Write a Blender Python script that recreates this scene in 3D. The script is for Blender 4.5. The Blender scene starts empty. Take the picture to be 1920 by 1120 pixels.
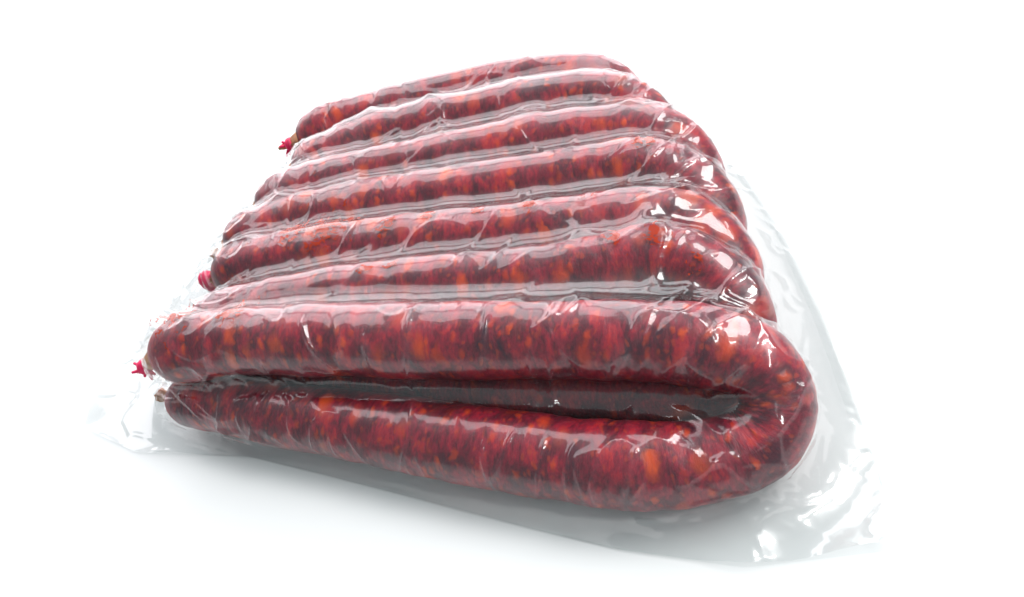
import bpy, math, random
import numpy as np
from mathutils import Vector, noise as mn

random.seed(4); np.random.seed(4)
scene = bpy.context.scene
COL = scene.collection

# ------------------------------------------------------------------ camera
cam_d = bpy.data.cameras.new('camera')
cam = bpy.data.objects.new('camera', cam_d); COL.objects.link(cam)
CP = Vector((0.31083, -0.24575, 0.36101)); YAW, EL, ROLL = -0.42445, 0.81767, -0.41476
fw = Vector((math.sin(YAW)*math.cos(EL), math.cos(YAW)*math.cos(EL), -math.sin(EL)))
rt = Vector((math.cos(YAW), -math.sin(YAW), 0)); up = rt.cross(fw)
rt2 = rt*math.cos(ROLL) + up*math.sin(ROLL); up2 = up*math.cos(ROLL) - rt*math.sin(ROLL)
m = cam.matrix_world.copy()
for i in range(3):
    m[i][0], m[i][1], m[i][2], m[i][3] = rt2[i], up2[i], -fw[i], CP[i]
cam.matrix_world = m
cam_d.sensor_width = 36; cam_d.lens = 1480.97/1920*36
cam_d.clip_start = 0.01; cam_d.clip_end = 100
scene.camera = cam

# ------------------------------------------------------------------ light
world = bpy.data.worlds.new('World'); scene.world = world; world.use_nodes = True
bg = world.node_tree.nodes['Background']
bg.inputs['Color'].default_value = (0.76, 0.96, 1.0, 1); bg.inputs['Strength'].default_value = 0.41

def softbox(name, loc, target, sx, sy, power, colour=(1, 1, 1)):
    l = bpy.data.lights.new(name, 'AREA'); l.shape = 'RECTANGLE'; l.size = sx; l.size_y = sy
    l.energy = power; l.color = colour
    o = bpy.data.objects.new(name, l); COL.objects.link(o); o.location = loc
    o.rotation_euler = (Vector(target)-Vector(loc)).to_track_quat('-Z', 'Y').to_euler()
    return o
softbox('softbox_behind', (-0.50, 1.75, 0.55), (0.10, 0.15, 0.05), 3.8, 1.0, 54, (1.0, 0.955, 0.985))
softbox('softbox_above', (-0.45, 1.30, 1.62), (0.10, 0.15, 0.05), 3.4, 0.95, 38, (1.0, 0.955, 0.985))
softbox('softbox_key', (1.05, 0.42, 1.25), (0.14, 0.08, 0.03), 0.70, 0.70, 22, (1.0, 0.985, 0.98))
softbox('strip_side', (1.05, -0.25, 0.95), (0.2, 0.0, 0.03), 0.10, 0.45, 5.0, (1.0, 0.99, 0.98))

vs = scene.view_settings
vs.view_transform = 'Standard'; vs.look = 'None'; vs.gamma = 1; vs.exposure = 0.0
scene.render.film_transparent = False
cy = scene.cycles
cy.max_bounces = 16; cy.transparent_max_bounces = 24; cy.glossy_bounces = 5; cy.diffuse_bounces = 4
cy.caustics_reflective = False; cy.caustics_refractive = False
cy.use_denoising = True

# ------------------------------------------------------------------ helpers
def make_obj(name, verts, faces, mat, parent=None, smooth=True):
    me = bpy.data.meshes.new(name)
    me.from_pydata(verts if isinstance(verts, list) else verts.tolist(), [], faces if isinstance(faces, list) else faces.tolist())
    me.update()
    if smooth:
        me.polygons.foreach_set('use_smooth', [True]*len(me.polygons))
    if mat: me.materials.append(mat)
    o = bpy.data.objects.new(name, me); COL.objects.link(o)
    if parent: o.parent = parent
    return o

def tag(o, label=None, cat=None, group=None, kind=None):
    if label: o['label'] = label
    if cat: o['category'] = cat
    if group: o['group'] = group
    if kind: o['kind'] = kind
    return o

class NT:
    def __init__(s, name):
        s.m = bpy.data.materials.new(name); s.m.use_nodes = True
        s.t = s.m.node_tree; s.t.nodes.clear()
    def n(s, typ, ins=None, **kw):
        nd = s.t.nodes.new(typ)
        for k, v in kw.items(): setattr(nd, k, v)
        for k, v in (ins or {}).items():
            if hasattr(v, 'is_linked') or isinstance(v, bpy.types.NodeSocket): s.t.links.new(v, nd.inputs[k])
            else: nd.inputs[k].default_value = v
        return nd
    def math(s, op, a, b=0.0, c=None, clamp=False):
        d = {0: a, 1: b}
        if c is not None: d[2] = c
        return s.n('ShaderNodeMath', d, operation=op, use_clamp=clamp).outputs[0]
    def mix(s, f, a, b):
        nd = s.n('ShaderNodeMix', data_type='RGBA')
        for k, v in ((0, f), (6, a), (7, b)):
            if isinstance(v, bpy.types.NodeSocket): s.t.links.new(v, nd.inputs[k])
            else: nd.inputs[k].default_value = v
        return nd.outputs[2]
    def ramp(s, f, a, b):
        nd = s.n('ShaderNodeMapRange', {0: f, 1: a, 2: b}); nd.interpolation_type = 'SMOOTHSTEP'; return nd.outputs[0]
    def out(s, sh):
        s.n('ShaderNodeOutputMaterial', {'Surface': sh}); return s.m

# ------------------------------------------------------------------ materials
def mat_table():
    t = NT('white_table')
    tc = t.n('ShaderNodeTexCoord').outputs['Object']
    nz = t.n('ShaderNodeTexNoise', {'Vector': tc, 'Scale': 3.0, 'Detail': 3.0}).outputs[0]
    c = t.mix(nz, (0.70, 0.71, 0.71, 1), (0.72, 0.725, 0.725, 1))
    b = t.n('ShaderNodeBsdfPrincipled', {'Base Color': c, 'Roughness': 0.55, 'Specular IOR Level': 0.25})
    return t.out(b.outputs[0])

def mat_sausage():
    t = NT('cured_sausage')
    at = t.n('ShaderNodeAttribute', attribute_name='tube').outputs['Vector']
    rnd = t.n('ShaderNodeObjectInfo').outputs['Random']
    off = t.math('MULTIPLY', rnd, 7.0)
    comb = t.n('ShaderNodeCombineXYZ', {0: off, 1: off, 2: 0.0}).outputs[0]
    p0 = t.n('ShaderNodeVectorMath', {0: at, 1: comb}, operation='ADD').outputs[0]
    def mul(v, k): return t.n('ShaderNodeVectorMath', {0: v, 1: k}, operation='MULTIPLY').outputs[0]
    def noise(v, sc, det, rough=0.6, dist=0.0): return t.n('ShaderNodeTexNoise', {'Vector': v, 'Scale': sc, 'Detail': det, 'Roughness': rough, 'Distortion': dist})
    wz = noise(p0, 110.0, 4.0).outputs['Color']
    wv = t.n('ShaderNodeVectorMath', {0: wz, 1: (0.5, 0.5, 0.5)}, operation='SUBTRACT').outputs[0]
    wv = t.n('ShaderNodeVectorMath', {0: wv, 3: 0.008}, operation='SCALE').outputs[0]
    p = t.n('ShaderNodeVectorMath', {0: p0, 1: wv}, operation='ADD').outputs[0]
    pa = mul(p, (1.0, 0.62, 0.62))
    grain = noise(mul(p0, (1.5, 0.6, 0.6)), 330.0, 6.0, 0.7).outputs[0]
    streak = noise(mul(p0, (1.0, 0.22, 0.22)), 620.0, 4.0, 0.6).outputs[0]
    blot = noise(pa, 85.0, 5.0, 0.62, 0.4).outputs[0]
    def chunks(sc, lo, hi, d0, d1):
        v = t.n('ShaderNodeTexVoronoi', {'Vector': pa, 'Scale': sc, 'Randomness': 1.0}, feature='F1')
        c = t.n('ShaderNodeSeparateColor', {0: v.outputs['Color']})
        d = t.math('ADD', v.outputs['Distance'], t.math('MULTIPLY', t.math('SUBTRACT', grain, 0.5), 0.55))
        return t.math('MULTIPLY', t.ramp(d, d0, d1), t.ramp(c.outputs[0], lo, hi)), c.outputs[2]
    f1, h1 = chunks(95.0, 0.74, 0.86, 0.58, 0.10)
    f2, h2 = chunks(210.0, 0.72, 0.86, 0.58, 0.08)
    f3, h3 = chunks(400.0, 0.72, 0.80, 0.52, 0.22)
    # lean meat, dark to bright
    lean = t.math('ADD', t.math('MULTIPLY', blot, 0.62), t.math('MULTIPLY', grain, 0.38))
    cr = t.n('ShaderNodeValToRGB', {0: lean}); e = cr.color_ramp.elements
    e[0].position = 0.35; e[0].color = (0.032, 0.003, 0.014, 1); e[1].position = 0.70; e[1].color = (0.50, 0.028, 0.018, 1)
    for pos, c in ((0.455, (0.100, 0.0042, 0.015, 1)), (0.54, (0.235, 0.0070, 0.025, 1)), (0.62, (0.40, 0.013, 0.022, 1))):
        el = e.new(pos); el.color = c
    col = cr.outputs[0]
    orange = t.mix(h2, (0.50, 0.024, 0.005, 1), (0.76, 0.085, 0.005, 1))
    col = t.mix(t.math('MULTIPLY', f3, 0.40), col, (0.46, 0.045, 0.012, 1))
    col = t.mix(t.math('MULTIPLY', f2, 0.62), col, orange)
    col = t.mix(t.math('MULTIPLY', f1, 0.74), col, t.mix(h1, (0.50, 0.026, 0.005, 1), (0.76, 0.085, 0.005, 1)))
    col = t.mix(t.math('MULTIPLY', t.ramp(streak, 0.50, 0.72), 0.20), col, (0.12, 0.006, 0.016, 1))
    col = t.mix(t.math('MULTIPLY', t.ramp(streak, 0.46, 0.28), 0.06), col, (0.50, 0.16, 0.13, 1))
    h = t.math('ADD', t.math('ADD', t.math('MULTIPLY', f2, 0.35), t.math('MULTIPLY', grain, 0.5)), t.math('MULTIPLY', streak, 0.3))
    bump = t.n('ShaderNodeBump', {'Height': h, 'Strength': 0.5, 'Distance': 0.0013}).outputs[0]
    b = t.n('ShaderNodeBsdfPrincipled', {'Base Color': col, 'Roughness': 0.38, 'Normal': bump, 'Specular IOR Level': 0.4})
    return t.out(b.outputs[0])

def mat_film(name, haze=0.026, stain=True, base_r=0.050):
    t = NT(name)
    nb = t.n('ShaderNodeTexNoise', {'Vector': t.n('ShaderNodeNewGeometry').outputs['Position'], 'Scale': 160.0, 'Detail': 2.0}).outputs[0]
    bump = t.n('ShaderNodeBump', {'Height': nb, 'Strength': 0.12, 'Distance': 0.0008}).outputs[0]
    lw = t.n('ShaderNodeLayerWeight', {'Blend': 0.5, 'Normal': bump}).outputs['Facing']
    f5 = t.math('POWER', lw, 5.0)
    gap = t.n('ShaderNodeAttribute', attribute_name='air_gap').outputs['Fac'] if stain else 0.0   # trapped air adds two more reflecting faces
    r0 = t.math('MULTIPLY_ADD', gap, 0.042, base_r)
    fac = t.math('ADD', t.math('MULTIPLY', f5, 0.9), r0, clamp=True)
    hz = t.math('MULTIPLY_ADD', gap, haze*1.6, haze*0.4)
    gl1 = t.n('ShaderNodeBsdfGlossy', {'Color': (1, 1, 1, 1), 'Roughness': 0.03, 'Normal': bump}).outputs[0]
    gl2 = t.n('ShaderNodeBsdfGlossy', {'Color': (1, 1, 1, 1), 'Roughness': 0.21, 'Normal': bump}).outputs[0]
    gl = t.n('ShaderNodeMixShader', {0: 0.62, 1: gl1, 2: gl2}).outputs[0]
    tr = t.n('ShaderNodeBsdfTransparent', {'Color': (0.957, 0.963, 0.962, 1)}).outputs[0]
    df = t.n('ShaderNodeBsdfDiffuse', {'Color': (0.8, 0.8, 0.82, 1)}).outputs[0]
    tl = t.n('ShaderNodeBsdfTranslucent', {'Color': (0.8, 0.8, 0.82, 1)}).outputs[0]
    milk = t.n('ShaderNodeMixShader', {0: 0.5, 1: df, 2: tl}).outputs[0]
    base = t.n('ShaderNodeMixShader', {0: hz, 1: tr, 2: milk}).outputs[0]
    if stain:
        st = t.n('ShaderNodeAttribute', attribute_name='stain').outputs['Fac']
        pos = t.n('ShaderNodeNewGeometry').outputs['Position']
        n1 = t.n('ShaderNodeTexNoise', {'Vector': pos, 'Scale': 210.0, 'Detail': 5.0, 'Roughness': 0.62, 'Distortion': 0.8}).outputs[0]
        mask = t.ramp(t.math('ADD', n1, t.math('MULTIPLY', st, 0.26)), 0.70, 0.73)
        mask = t.math('MULTIPLY', mask, t.math('GREATER_THAN', st, 0.02))
        oil = t.n('ShaderNodeBsdfDiffuse', {'Color': (0.50, 0.040, 0.008, 1)}).outputs[0]
        oilt = t.n('ShaderNodeBsdfTranslucent', {'Color': (0.55, 0.06, 0.01, 1)}).outputs[0]
        oilm = t.n('ShaderNodeMixShader', {0: 0.4, 1: oil, 2: oilt}).outputs[0]
        base = t.n('ShaderNodeMixShader', {0: t.math('MULTIPLY', mask, 0.92), 1: base, 2: oilm}).outputs[0]
    sh = t.n('ShaderNodeMixShader', {0: fac, 1: base, 2: gl}).outputs[0]
    return t.out(sh)

def mat_simple(name, col, rough=0.4, metal=0.0, noise_scale=400.0, col2=None):
    t = NT(name)
    tc = t.n('ShaderNodeTexCoord').outputs['Object']
    nz = t.n('ShaderNodeTexNoise', {'Vector': tc, 'Scale': noise_scale, 'Detail': 3.0}).outputs[0]
    c = t.mix(nz, col, col2 or tuple(x*0.8 for x in col[:3])+(1,))
    b = t.n('ShaderNodeBsdfPrincipled', {'Base Color': c, 'Roughness': rough, 'Metallic': metal})
    return t.out(b.outputs[0])

M_TABLE = mat_table(); M_SAUS = mat_sausage()
M_FILM = mat_film('clear_film'); M_BACK = mat_film('clear_film_back', 0.01, False, 0.02)
M_RED = mat_simple('red_string', (0.88, 0.008, 0.11, 1), 0.5)
M_TAIL = mat_simple('dry_casing', (0.42, 0.13, 0.05, 1), 0.5, 0, 300, (0.55, 0.26, 0.12, 1))
M_METAL = mat_simple('clip_metal', (0.45, 0.46, 0.47, 1), 0.28, 1.0)

# ------------------------------------------------------------------ table
S = 12.0
tb = make_obj('table', [(-S, -S, 0), (S, -S, 0), (S, S, 0), (-S, S, 0)], [(0, 1, 2, 3)], M_TABLE, smooth=False)
tag(tb, 'white seamless table surface', None, kind='structure')

# ------------------------------------------------------------------ sausage paths
def catmull(P, step=0.0015):
    P = np.array(P, float)
    Q = np.vstack([2*P[0]-P[1], P, 2*P[-1]-P[-2]])
    out = []
    for i in range(1, len(Q)-2):
        p0, p1, p2, p3 = Q[i-1], Q[i], Q[i+1], Q[i+2]
        t0 = 0; t1 = t0+np.linalg.norm(p1-p0)**.5; t2 = t1+np.linalg.norm(p2-p1)**.5; t3 = t2+np.linalg.norm(p3-p2)**.5
        for t in np.linspace(t1, t2, 24, endpoint=False):
            a1 = (t1-t)/(t1-t0)*p0+(t-t0)/(t1-t0)*p1; a2 = (t2-t)/(t2-t1)*p1+(t-t1)/(t2-t1)*p2; a3 = (t3-t)/(t3-t2)*p2+(t-t2)/(t3-t2)*p3
            b1 = (t2-t)/(t2-t0)*a1+(t-t0)/(t2-t0)*a2; b2 = (t3-t)/(t3-t1)*a2+(t-t1)/(t3-t1)*a3
            out.append((t2-t)/(t2-t1)*b1+(t-t1)/(t2-t1)*b2)
    out.append(P[-1]); out = np.array(out)
    L = np.concatenate([[0], np.cumsum(np.linalg.norm(np.diff(out, axis=0), axis=1))])
    s = np.linspace(0, L[-1], int(L[-1]/step)+1)
    return np.stack([np.interp(s, L, out[:, k]) for k in range(3)], 1), s

R1, R2 = 0.0199, 0.0187
def fold(xe, yu, zu, yl, reach=0.040, zl=0.0193):
    return [(xe+reach*.48, yu+(yl-yu)*.10, zu-.0015), (xe+reach*.88, yu+(yl-yu)*.36, zu-.010), (xe+reach, yu+(yl-yu)*.60, (zu+zl)/2-.002),
            (xe+reach*.86, yu+(yl-yu)*.82, zl+.006), (xe+reach*.45, yu+(yl-yu)*.97, zl+.0005)]
def lower(x1, y1, x0, y0, z=0.0194, bow=0.0):
    n = 5
    return [(x1+(x0-x1)*k/n, y1+(y0-y1)*k/n+bow*math.sin(math.pi*k/n), z) for k in range(n+1)]

UP = {
 1: [(-.0270, .001, .0520), (-.0110, .000, .055), (.0225, .002, .0565), (.0841, -.0020, .0565), (.1493, -.0090, .0565), (.2081, -.0139, .056), (.2608, -.0185, .055), (.2919, -.0235, .0525)],
 2: [(-.012, .0165, .050), (.0098, .0225, .052), (.0357, .0272, .053), (.076, .0312, .053), (.1084, .0320, .053), (.1415, .0302, .053), (.2052, .0292, .053), (.2366, .0322, .053), (.268, .0352, .0525)],
 3: [(-.013, .0600, .051), (.0063, .0625, .0525), (.0369, .0660, .053), (.0791, .0680, .053), (.1355, .0665, .053), (.2013, .0643, .053), (.2322, .0643, .053), (.264, .0630, .053)],
 4: [(-.015, .0870, .050), (.002, .0920, .052), (.0282, .0987, .053), (.056, .1021, .053), (.1296, .1045, .053), (.1981, .1058, .053), (.2398, .1062, .053), (.258, .1048, .053)],
 5: [(-.002, .1200, .051), (.0137, .1240, .053), (.0342, .1290, .053), (.0729, .1345, .053), (.0991, .1375, .053), (.1951, .1422, .053), (.2285, .1416, .053), (.250, .1395, .053)],
 6: [(.015, .1530, .052), (.0452, .1640, .053), (.0792, .1750, .053), (.116, .1795, .053), (.1912, .1828, .053), (.2132, .1820, .053), (.226, .1800, .053)],
 7: [(-.002, .2010, .044), (.0106, .2085, .042), (.0255, .2160, .041), (.0582, .2215, .041), (.1011, .2245, .0420), (.1416, .2275, .0425), (.1813, .2265, .042), (.208, .2235, .041)],
}
LOW1 = [(.285, -.0655, .0205), (.25, -.066, .0205), (.2, -.058, .0205), (.147, -.0470, .0205), (.097, -.0360, .0205), (.044, -.0255, .0208), (.012, -.0175, .0215), (-.036, -.0110, .0225)]
PATHS = {1: UP[1] + [(.314, -.031, .045), (.3205, -.044, .034), (.312, -.0575, .0245)] + LOW1}
LOWY = {2: (-.0225, .0205), 3: (.0150, .0575), 4: (.0525, .0945), 5: (.0905, .1310), 6: (.1290, .1670), 7: (.1680, .2030)}
for k in range(2, 8):
    xe, yu, zu = UP[k][-1]; yr, yl_ = LOWY[k]
    PATHS[k] = UP[k] + fold(xe, yu, zu, yr) + lower(xe-.004, yr, UP[k][0][0]+.012, yl_, bow=-.006 if k == 2 else 0.0)

TUBES = {}
for k, P in PATHS.items():
    C, s = catmull(P)
    r0 = R1 if k == 1 else R2
    L = s[-1]
    d = np.minimum(s, L-s); cap = 0.024
    prof = np.where(d < cap, np.sqrt(np.clip(1-((cap-d)/cap)**2.1, 0.03, 1)), 1.0)
    i_f = np.argmax(C[:, 0]); dist = np.abs(s-s[i_f])
    prof *= 1-(0.13 if k == 1 else .08)*np.exp(-(dist/0.03)**2)
    if k == 1:
        prof *= np.where(s > s[i_f], np.interp(C[:, 0], [-.03, .03, .12, .2, .26, .33], [.86, .94, 1.0, 1.05, 1.05, 1.0]), 1.0)
    wob = np.array([mn.noise(Vector((ss*30+k*9.1, k*3.3, 0)))+.45*mn.noise(Vector((ss*85+k*5.1, k*1.3, 4))) for ss in s])*0.085
    TUBES[k] = (C, s, r0*prof*(1+wob))

LABEL = {
 1: 'frontmost thick red sausage, folded, its lower half bulging forward onto the table',
 2: 'second folded sausage from the front, directly behind the front sausage',
 3: 'third folded sausage from the front, with a round red tie at its left end',
 4: 'fourth folded sausage from the front, middle one of the seven',
 5: 'fifth folded sausage from the front, its dark bend showing beside the film at right',
 6: 'sixth folded sausage from the front, just before the rearmost one',
 7: 'rearmost folded sausage, sunk lower, red frayed tie at its left end',
}
def frames(C):
    T = np.gradient(C, axis=0); T /= np.linalg.norm(T, axis=1)[:, None]
    N = np.zeros_like(T); n = np.cross(T[0], [0, 1, 0]); n /= np.linalg.norm(n); N[0] = n
    for i in range(1, len(T)):
        n = N[i-1]-T[i]*np.dot(N[i-1], T[i]); N[i] = n/np.linalg.norm(n)
    return T, N, np.cross(T, N)

NS = 44
SAUS = {}
for k, (C, s, r) in TUBES.items():
    T, N, B = frames(C)
    K = np.gradient(T, axis=0)/np.gradient(s)[:, None]; KM = np.linalg.norm(K, axis=1); KN = K/np.maximum(KM, 1e-6)[:, None]
    KW = np.clip((KM-12)/35, 0, 1)
    n = len(s); V = np.zeros((n, NS, 3)); A = np.zeros((n, NS, 3))
    th = np.linspace(0, 2*math.pi, NS, endpoint=False)
    for i in range(n):
        for j in range(NS):
            cx, sx = math.cos(th[j]), math.sin(th[j])
            q = Vector((s[i]*1.0+k*3.7, cx*.018, sx*.018))
            lump = 0.5*mn.noise(q*85) + 0.40*mn.noise(Vector((q.x*330, q.y*120, q.z*120))) + .22*mn.noise(Vector((q.x*700, q.y*260, q.z*260)))
            nd = N[i]*cx+B[i]*sx
            inn = max(0.0, float(nd@KN[i])+.25)*KW[i]      # the casing gathers on the inside of the bend
            pleat = abs(math.sin(s[i]*620+2.5*mn.noise(Vector((s[i]*90, th[j]*1.4, k)))))
            rr = r[i]*(1+0.036*lump-0.06*inn*pleat)
            V[i, j] = C[i]+nd*rr
            A[i, j] = (s[i], cx*r[i], sx*r[i])
    verts = V.reshape(-1, 3); idx = np.arange(n*NS).reshape(n, NS)
    a = idx[:-1]; b = idx[1:]
    F = np.stack([a, np.roll(a, -1, 1), np.roll(b, -1, 1), b], -1).reshape(-1, 4).tolist()
    F.append(list(idx[0][::-1])); F.append(list(idx[-1]))
    base = C[0].copy()
    root = bpy.data.objects.new('sausage', None); COL.objects.link(root)
    mid = C.mean(0); root.location = (mid[0], mid[1], 0.0); root.empty_display_size = 0.02
    o = make_obj('casing', verts-np.array([mid[0], mid[1], 0.0]), F, M_SAUS, root)
    at = o.data.attributes.new('tube', 'FLOAT_VECTOR', 'POINT'); at.data.foreach_set('vector', A.reshape(-1).astype(np.float32))
    tag(root, LABEL[k], 'sausage', 'folded sausages in the vacuum pack')
    SAUS[k] = (root, np.array([mid[0], mid[1], 0.0]), C, T)

# ties, clips and casing tails at the left ends
def tube_mesh(P, R, ns=10):
    P = np.array(P, float); T, N, B = frames(P); n = len(P)
    th = np.linspace(0, 2*math.pi, ns, endpoint=False)
    V = P[:, None]+(N[:, None]*np.cos(th)[None, :, None]+B[:, None]*np.sin(th)[None, :, None])*np.array(R)[:, None, None]
    idx = np.arange(n*ns).reshape(n, ns); a, b = idx[:-1], idx[1:]
    F = np.stack([a, np.roll(a, -1, 1), np.roll(b, -1, 1), b], -1).reshape(-1, 4).tolist()+[list(idx[0][::-1]), list(idx[-1])]
    return V.reshape(-1, 3), F
EXTRA = []   # capsules the film also has to clear
def end_tie(k, which, kind, dirn, neck=.006):
    root, off, C, T = SAUS[k]
    p = C[0] if which == 'u' else C[-1]
    d = np.array(dirn, float); d /= np.linalg.norm(d)
    p0 = p-d*0.003
    pts = [p0+d*x for x in (0, .45*neck, .8*neck, neck, neck+.003, neck+.007, neck+.0105)]
    rad = [.0070, .0048, .0036, .0024, .0028, .0036, .0038] if kind == 'metal' else [.0070, .0050, .0040, .0026, .0024, .0018, .0010]
    V, F = tube_mesh(pts, rad, 16)
    for i in range(len(V)):   # crumpled gather
        ring, j = divmod(i, 16); V[i] += (V[i]-pts[ring])*0.28*math.sin(j*2.4+ring)
    make_obj('casing_tail', V-off, F, M_TAIL, root)
    c = p0+d*(neck+.001)
    side = np.cross(d, [0, 0, 1]); side /= np.linalg.norm(side); upv = np.cross(side, d)
    if kind == 'metal':
        ang = np.linspace(0, 2*math.pi, 20)
        V, F = tube_mesh([c+(side*math.cos(a)+upv*math.sin(a)*.8)*.0038 for a in ang], [.0013]*20, 8)
        make_obj('clip', V-off, F, M_METAL, root)
    else:
        ang = np.linspace(0, 4*math.pi, 40)
        V, F = tube_mesh([c+(side*math.cos(a)+upv*math.sin(a))*.0034+d*(.0040*(a/12-.5)) for a in ang], [.0017]*40, 8)
        tie = make_obj('red_tie', V-off, F, M_RED, root)
        q = c-upv*.001
        if kind == 'frayed':
            rg = random.Random(k)
            for q_i in range(7):
                g_ = q_i % 3
                v = d*(.55+.4*rg.random())+upv*((.45, -.25, -.75)[g_]+.2*rg.uniform(-1, 1))+side*rg.uniform(-.4, .4); v /= np.linalg.norm(v)
                ln = .0060+.004*rg.random(); cu = rg.uniform(-.003, .003); cv = rg.uniform(-.002, .002)
                V, F = tube_mesh([q+v*ln*x+upv*cu*x*x+side*cv*x*x for x in (.1, .4, .7, 1)], [.0013, .0013, .0011, .0008], 7)
                make_obj('string_end', V-off, F, M_RED, tie)
        else:
            pts = [q+d*.004+upv*x*1.3 for x in (-.0062, -.0045, -.001, .0025, .0045, .006)]
            V, F = tube_mesh(pts, [.0016, .0044, .0058, .0056, .0040, .0014], 14)
            make_obj('knot', V-off, F, M_RED, tie)
    EXTRA.append((p0, p0+d*(neck+.011), .0095 if kind == 'frayed' else .0075))
end_tie(1, 'u', 'frayed', (-.031, -.003, -.015), .021)
end_tie(1, 'l', 'metal', (-1, .25, .30), .001)
end_tie(3, 'u', 'knot', (-1, .10, -.15), .005)
end_tie(7, 'u', 'frayed', (-1, -.25, -.05), .008)
for k in (2, 4, 5, 6): end_tie(k, 'u', 'metal', (-1, 0, -.35))

# ------------------------------------------------------------------ distance field of the contents
H = 0.0016
G0 = np.array([-0.16, -0.15, -0.004]); GN = np.array([int(.57/H), int(.52/H), int(.096/H)])
BAND = 0.012
SDF = np.full(GN, BAND, np.float32)
def splat(a, b, ra, rb):
    R = max(ra, rb)+BAND
    lo = np.clip(np.floor((np.minimum(a, b)-R-G0)/H).astype(int), 0, GN-1); hi = np.clip(np.ceil((np.maximum(a, b)+R-G0)/H).astype(int)+1, 1, GN)
    g = np.stack(np.meshgrid(*[np.arange(lo[i], hi[i]) for i in range(3)], indexing='ij'), -1)*H+G0
    ab = b-a; t = np.clip(((g-a)@ab)/(ab@ab), 0, 1)
    dd = np.linalg.norm(g-a-t[..., None]*ab, axis=-1)-(ra+(rb-ra)*t)
    sl = tuple(slice(lo[i], hi[i]) for i in range(3)); SDF[sl] = np.minimum(SDF[sl], dd)
for k, (C, s, r) in TUBES.items():
    st = 5
    ids = list(range(0, len(C), st)); 
    if ids[-1] != len(C)-1: ids.append(len(C)-1)
    for i, j in zip(ids[:-1], ids[1:]): splat(C[i], C[j], r[i], r[j])
for a, b, r in EXTRA: splat(a, b, r, r)

def sample(P):
    q = (P-G0)/H; i = np.clip(np.floor(q).astype(int), 0, GN-2); f = np.clip(q-i, 0, 1)
    x, y, z = i.T; fx, fy, fz = f.T
    c = [[[SDF[x+a, y+b, z+d] for d in (0, 1)] for b in (0, 1)] for a in (0, 1)]
    lerp = lambda a, b, t: a+(b-a)*t
    c00 = lerp(c[0][0][0], c[1][0][0], fx); c01 = lerp(c[0][0][1], c[1][0][1], fx); c10 = lerp(c[0][1][0], c[1][1][0], fx); c11 = lerp(c[0][1][1], c[1][1][1], fx)
    c0 = lerp(c00, c10, fy); c1 = lerp(c01, c11, fy); v = lerp(c0, c1, fz)
    gz = (c1-c0)/H; gy = (lerp(c10, c11, fz)-lerp(c00, c01, fz))/H
    d00 = c[1][0][0]-c[0][0][0]; d01 = c[1][0][1]-c[0][0][1]; d10 = c[1][1][0]-c[0][1][0]; d11 = c[1][1][1]-c[0][1][1]
    gx = lerp(lerp(d00, d10, fy), lerp(d01, d11, fy), fz)/H
    return v, np.stack([gx, gy, gz], 1)

# ------------------------------------------------------------------ the bag film: drape a sheet over the contents under outside pressure
def poly(P, n):
    P = np.array(P, float); L = np.concatenate([[0], np.cumsum(np.linalg.norm(np.diff(P, axis=0), axis=1))])
    t = np.linspace(0, L[-1], n); return np.stack([np.interp(t, L, P[:, k]) for k in range(2)], 1)
FRONT = [(-.112, -.018), (-.065, -.036), (-.030, -.038), (.02, -.042), (.06, -.052), (.14, -.073), (.2, -.089), (.245, -.100), (.30, -.108), (.363, -.100)]
RIGHT = [(.363, -.100), (.362, -.062), (.357, -.02), (.350, .027), (.336, .09), (.318, .146), (.290, .21), (.254, .266)]
BACK = [(-.055, .262), (.05, .272), (.15, .276), (.254, .266)]
LEFT = [(-.112, -.018), (-.118, .03), (-.100, .09), (-.082, .16), (-.055, .262)]
def coons(nx, ny):
    f = poly(FRONT, nx); b = poly(BACK, nx); l = poly(LEFT, ny); r = poly(RIGHT, ny)
    u = np.linspace(0, 1, nx)[None, :, None]; v = np.linspace(0, 1, ny)[:, None, None]
    return (1-v)*f[None]+v*b[None]+(1-u)*l[:, None]+u*r[:, None]-((1-u)*(1-v)*f[0]+u*(1-v)*f[-1]+(1-u)*v*b[0]+u*v*b[-1])
def lift(xy):   # the loose seal is not perfectly flat on the table
    x, y = xy[..., 0], xy[..., 1]
    z = .0012+.0006*np.sin(x*70+y*40)
    z += .011*np.exp(-(((x-.352)**2+(y+.095)**2)/.022**2)) + .006*np.exp(-(((x-.30)**2+(y+.11)**2)/.014**2))
    z += .008*np.exp(-(((x+.112)**2+(y+.0)**2)/.03**2)) + .004*np.exp(-(((x+.035)**2+(y+.05)**2)/.012**2))
    return z
OFF = 0.0007
def normals(X):
    du = np.zeros_like(X); dv = np.zeros_like(X)
    du[:, 1:-1] = X[:, 2:]-X[:, :-2]; du[:, 0] = X[:, 1]-X[:, 0]; du[:, -1] = X[:, -1]-X[:, -2]
    dv[1:-1] = X[2:]-X[:-2]; dv[0] = X[1]-X[0]; dv[-1] = X[-1]-X[-2]
    n = np.cross(du, dv); return n/np.maximum(np.linalg.norm(n, axis=-1, keepdims=True), 1e-12)
def collide(X, off=OFF):
    P = X.reshape(-1, 3); v, g = sample(P); v = v-off; hit = v < 0
    if hit.any():
        gg = g[hit]; gn = gg/np.maximum(np.linalg.norm(gg, axis=1, keepdims=True), .3)
        P[hit] -= gn*v[hit][:, None]
    np.maximum(P[:, 2], 0.0011, out=P[:, 2])
    return hit.reshape(X.shape[:2])
def laplace(X):
    return .25*(X[1:-1, 2:]+X[1:-1, :-2]+X[2:, 1:-1]+X[:-2, 1:-1])-X[1:-1, 1:-1]
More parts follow.
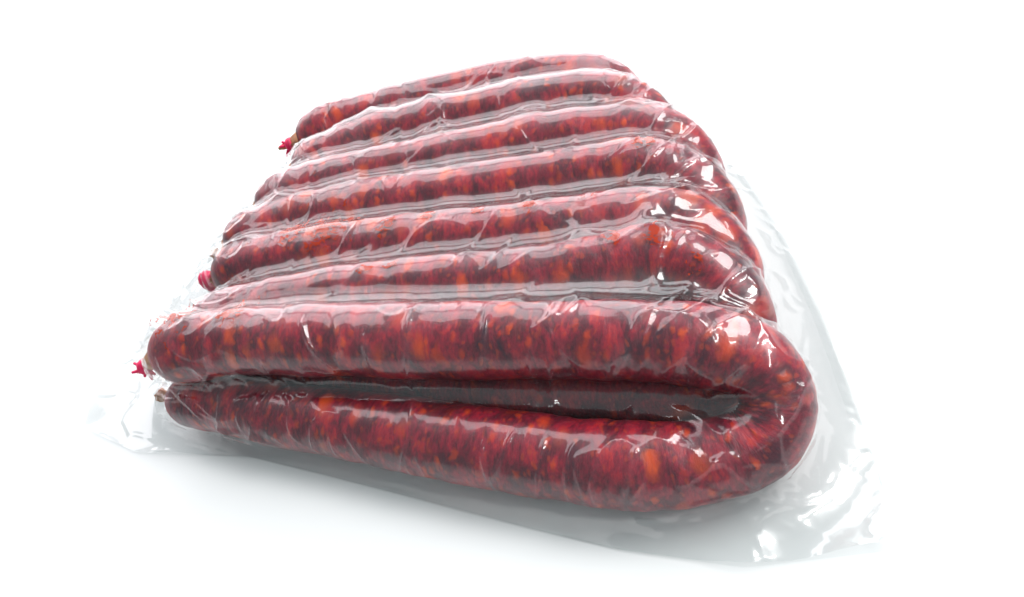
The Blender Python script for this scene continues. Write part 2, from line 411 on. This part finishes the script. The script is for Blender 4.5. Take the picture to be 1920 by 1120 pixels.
def upsample(X):
    ny, nx = X.shape[:2]; Y = np.zeros((2*ny-1, 2*nx-1, 3)); Y[::2, ::2] = X
    Y[::2, 1::2] = .5*(X[:, 1:]+X[:, :-1]); Y[1::2] = .5*(Y[:-1:2]+Y[2::2]); return Y

nx, ny = 91, 81
xy = coons(nx, ny)
X = np.concatenate([xy, np.zeros((ny, nx, 1))], -1)
ed = np.minimum(np.minimum(np.arange(nx)[None]/(nx-1), 1-np.arange(nx)[None]/(nx-1)), np.minimum(np.arange(ny)[:, None]/(ny-1), 1-np.arange(ny)[:, None]/(ny-1)))
X[..., 2] = lift(xy)*(ed == 0)+.084*np.clip(ed*14, 0, 1)**.5
def local_press(X):   # full vacuum on the rows and in the front gap, looser skirt near the table
    z = X[..., 2:]; y = X[..., 1:2]
    return .45+.55*np.clip((z-.012)/.03, 0, 1)+2.6*np.clip((-.008-y)/.01, 0, 1)*np.exp(-((z-.036)/.014)**2)
def tight(X, iters, press):
    for it in range(iters):
        n = normals(X)*local_press(X)
        X[1:-1, 1:-1] += .85*laplace(X)
        X[1:-1, 1:-1] -= press*n[1:-1, 1:-1]
        collide(X)
    return X
RB = 0.0115   # radius to which the film bridges the valleys
PRESS1 = .85*.25*.0044**2/RB; PRESS2 = PRESS1/4; PRESS3 = PRESS1/16
X = tight(X, 600, PRESS1)
X = upsample(X); X = tight(X, 260, PRESS2)
X = upsample(X); X = tight(X, 60, PRESS3)
ny, nx = X.shape[:2]
border = np.zeros((ny, nx), bool); border[0] = border[-1] = border[:, 0] = border[:, -1] = True

# wrinkles: creases and puckers lift the film off the contents, then the sheet settles again
X = upsample(X); X = tight(X, 6, PRESS3/4)
ny, nx = X.shape[:2]
border = np.zeros((ny, nx), bool); border[0] = border[-1] = border[:, 0] = border[:, -1] = True
def expand(v, q=2):
    v = v.reshape((ny+q-1)//q, (nx+q-1)//q); u = np.linspace(0, v.shape[0]-1, ny); w = np.linspace(0, v.shape[1]-1, nx)
    i = np.clip(u.astype(int), 0, v.shape[0]-2); j = np.clip(w.astype(int), 0, v.shape[1]-2); fi = (u-i)[:, None]; fj = (w-j)[None]
    return ((1-fi)*(1-fj)*v[i][:, j]+(1-fi)*fj*v[i][:, j+1]+fi*(1-fj)*v[i+1][:, j]+fi*fj*v[i+1][:, j+1])
seg = np.linalg.norm(np.diff(X, axis=0), axis=2); ARC = np.concatenate([np.zeros((1, nx)), np.cumsum(seg, 0)])
XX = X[..., 0]
cx_, ca_ = XX[::2, ::2].reshape(-1), ARC[::2, ::2].reshape(-1)
def nz(fx, fa, seed, rot=0.0):
    c, s_ = math.cos(rot), math.sin(rot)
    return expand(np.array([mn.noise(Vector(((c*p+s_*q)*fx, (-s_*p+c*q)*fa, seed))) for p, q in zip(cx_, ca_)]))
sm = lambda v, a, b: (lambda t: t*t*(3-2*t))(np.clip((v-a)/(b-a), 0, 1))
right = sm(XX, .23, .29); left = sm(XX, .055, .0)
front = sm(X[..., 1], .012, -.012)*sm(X[..., 2], .006, .014)
warp = nz(40, 40, 5.5)
ridge = lambda n, w: np.exp(-np.abs(n)/w)
pocket = sm(nz(24, 16, 1.1), .10, .50)*.0012
cross = ridge(nz(26, 14, 2.2, .35)+.15*warp, .035)*sm(nz(14, 30, 3.3), -.02, .30)*(.0015+.0018*front)
cross2 = ridge(nz(55, 20, 7.2, -.45)+.15*warp, .045)*sm(nz(22, 30, 4.3), .0, .35)*(.0012+.0014*front)
cross3 = ridge(nz(48, 26, 17.2, .7)+.15*warp, .04)*sm(nz(20, 26, 14.3), .05, .4)*(.0010+.0014*front)
rad = ridge(nz(22, 44, 9.1, .5)+.15*warp, .035)*.0026*right + ridge(nz(30, 60, 12.1, -.5), .045)*.0012*right
rad += ridge(nz(26, 50, 15.1, -.2)+.2*warp, .04)*.0026*left + ridge(nz(40, 40, 19.1, .8)+.2*warp, .05)*.0016*left
ripple = nz(120, 45, 6.6)*.0002+nz(45, 40, 16.6)*.0005
PEAKS = [(.268, .050, .072, .011, .007), (.170, .034, .072, .008, .004), (.200, .000, .075, .007, .003), (.232, -.004, .073, .008, .003), (.105, .034, .071, .008, .003),
         (.300, .090, .062, .010, .005), (.318, .010, .060, .011, .005), (.255, .145, .072, .008, .004), (.120, .185, .071, .010, .004), (.075, .190, .068, .012, .005),
         (-.015, .005, .074, .009, .004), (.02, .070, .070, .009, .004), (.03, .105, .070, .009, .004), (.31, -.02, .058, .009, .005)]
peak = sum(h*np.exp(-np.sqrt(np.sum((X-np.array([x, y, z]))**2*np.array([1, .6, .6]), -1))/(.6*r)) for x, y, z, r, h in PEAKS)
cross4 = ridge(nz(46, 11, 21.3, .18)+.12*warp, .05)*sm(nz(25, 24, 22.2), -.05, .30)*.0022*front
LIFT = (.3+.7*sm(X[..., 2], .004, .014))*np.clip(pocket+cross4+cross+cross2+cross3+rad+ripple+peak, 0, .009)
X += normals(X)*LIFT[..., None]*(~border)[..., None]
OFFV = (OFF+.85*LIFT).reshape(-1)
for it in range(10):
    n = normals(X)*local_press(X)
    X[1:-1, 1:-1] += .5*laplace(X)
    X[1:-1, 1:-1] -= PRESS3/4*n[1:-1, 1:-1]
    if it % 2: collide(X, off=OFFV)
for _ in range(2): X[1:-1, 1:-1] += .4*laplace(X)
collide(X)
Y = X; P = Y.reshape(-1, 3)

bag = bpy.data.objects.new('vacuum_bag', None); COL.objects.link(bag); bag.location = (.12, .08, 0)
tag(bag, 'clear plastic vacuum bag shrunk tightly around the sausages, corners loose on the table', 'bag')
BO = np.array([.12, .08, 0.0])
idx = np.arange(nx*ny).reshape(ny, nx)
F = np.stack([idx[:-1, :-1], idx[:-1, 1:], idx[1:, 1:], idx[1:, :-1]], -1).reshape(-1, 4)
film = make_obj('film', Y.reshape(-1, 3)-BO, F, M_FILM, bag)
STAINS = [(-.005, .010, .075, .016), (.035, .008, .076, .014), (.075, .072, .071, .020), (.05, .073, .071, .014), (.115, .068, .071, .008), (.14, .07, .071, .006), (.20, .066, .071, .007), (.235, .07, .071, .007),
          (.27, .035, .07, .009), (.25, .036, .07, .007), (.265, .108, .07, .009), (.11, .034, .071, .006), (.125, .034, .071, .006), (.29, .02, .07, .006), (.17, .07, .071, .006)]
st = np.zeros(nx*ny, np.float32)
for x, y, z, r in STAINS:
    st = np.maximum(st, np.exp(-(np.sum((P-np.array([x, y, z]))**2*np.array([1, 1, .4]), 1)/r**2)).astype(np.float32))
gv = np.clip((sample(P)[0]-.0012)/.004, 0, 1).astype(np.float32)
ga = film.data.attributes.new('air_gap', 'FLOAT', 'POINT'); ga.data.foreach_set('value', gv)
sa = film.data.attributes.new('stain', 'FLOAT', 'POINT'); sa.data.foreach_set('value', st)

# back sheet lies on the table under everything
xyb = coons(61, 51)
Vb = np.concatenate([xyb, np.full((51, 61, 1), .0005)], -1).reshape(-1, 3)
idb = np.arange(61*51).reshape(51, 61)
Fb = np.stack([idb[:-1, :-1], idb[:-1, 1:], idb[1:, 1:], idb[1:, :-1]], -1).reshape(-1, 4)
make_obj('back_sheet', Vb-BO, Fb, M_BACK, bag)

# welded seal along the cut edges of the bag
M_SEAL = mat_film('welded_seal', 0.03, False, 0.045)
NB = 9
def band(rows):
    Q = rows.copy(); Q[..., 2] += .0004
    a, b = Q.shape[:2]; id_ = np.arange(a*b).reshape(a, b)
    Fq = np.stack([id_[:-1, :-1], id_[:-1, 1:], id_[1:, 1:], id_[1:, :-1]], -1).reshape(-1, 4)
    return make_obj('seal_band', Q.reshape(-1, 3)-BO, Fq, M_SEAL, bag)
band(Y[:, -NB:][::2]); band(Y[:, :NB+4][::2])
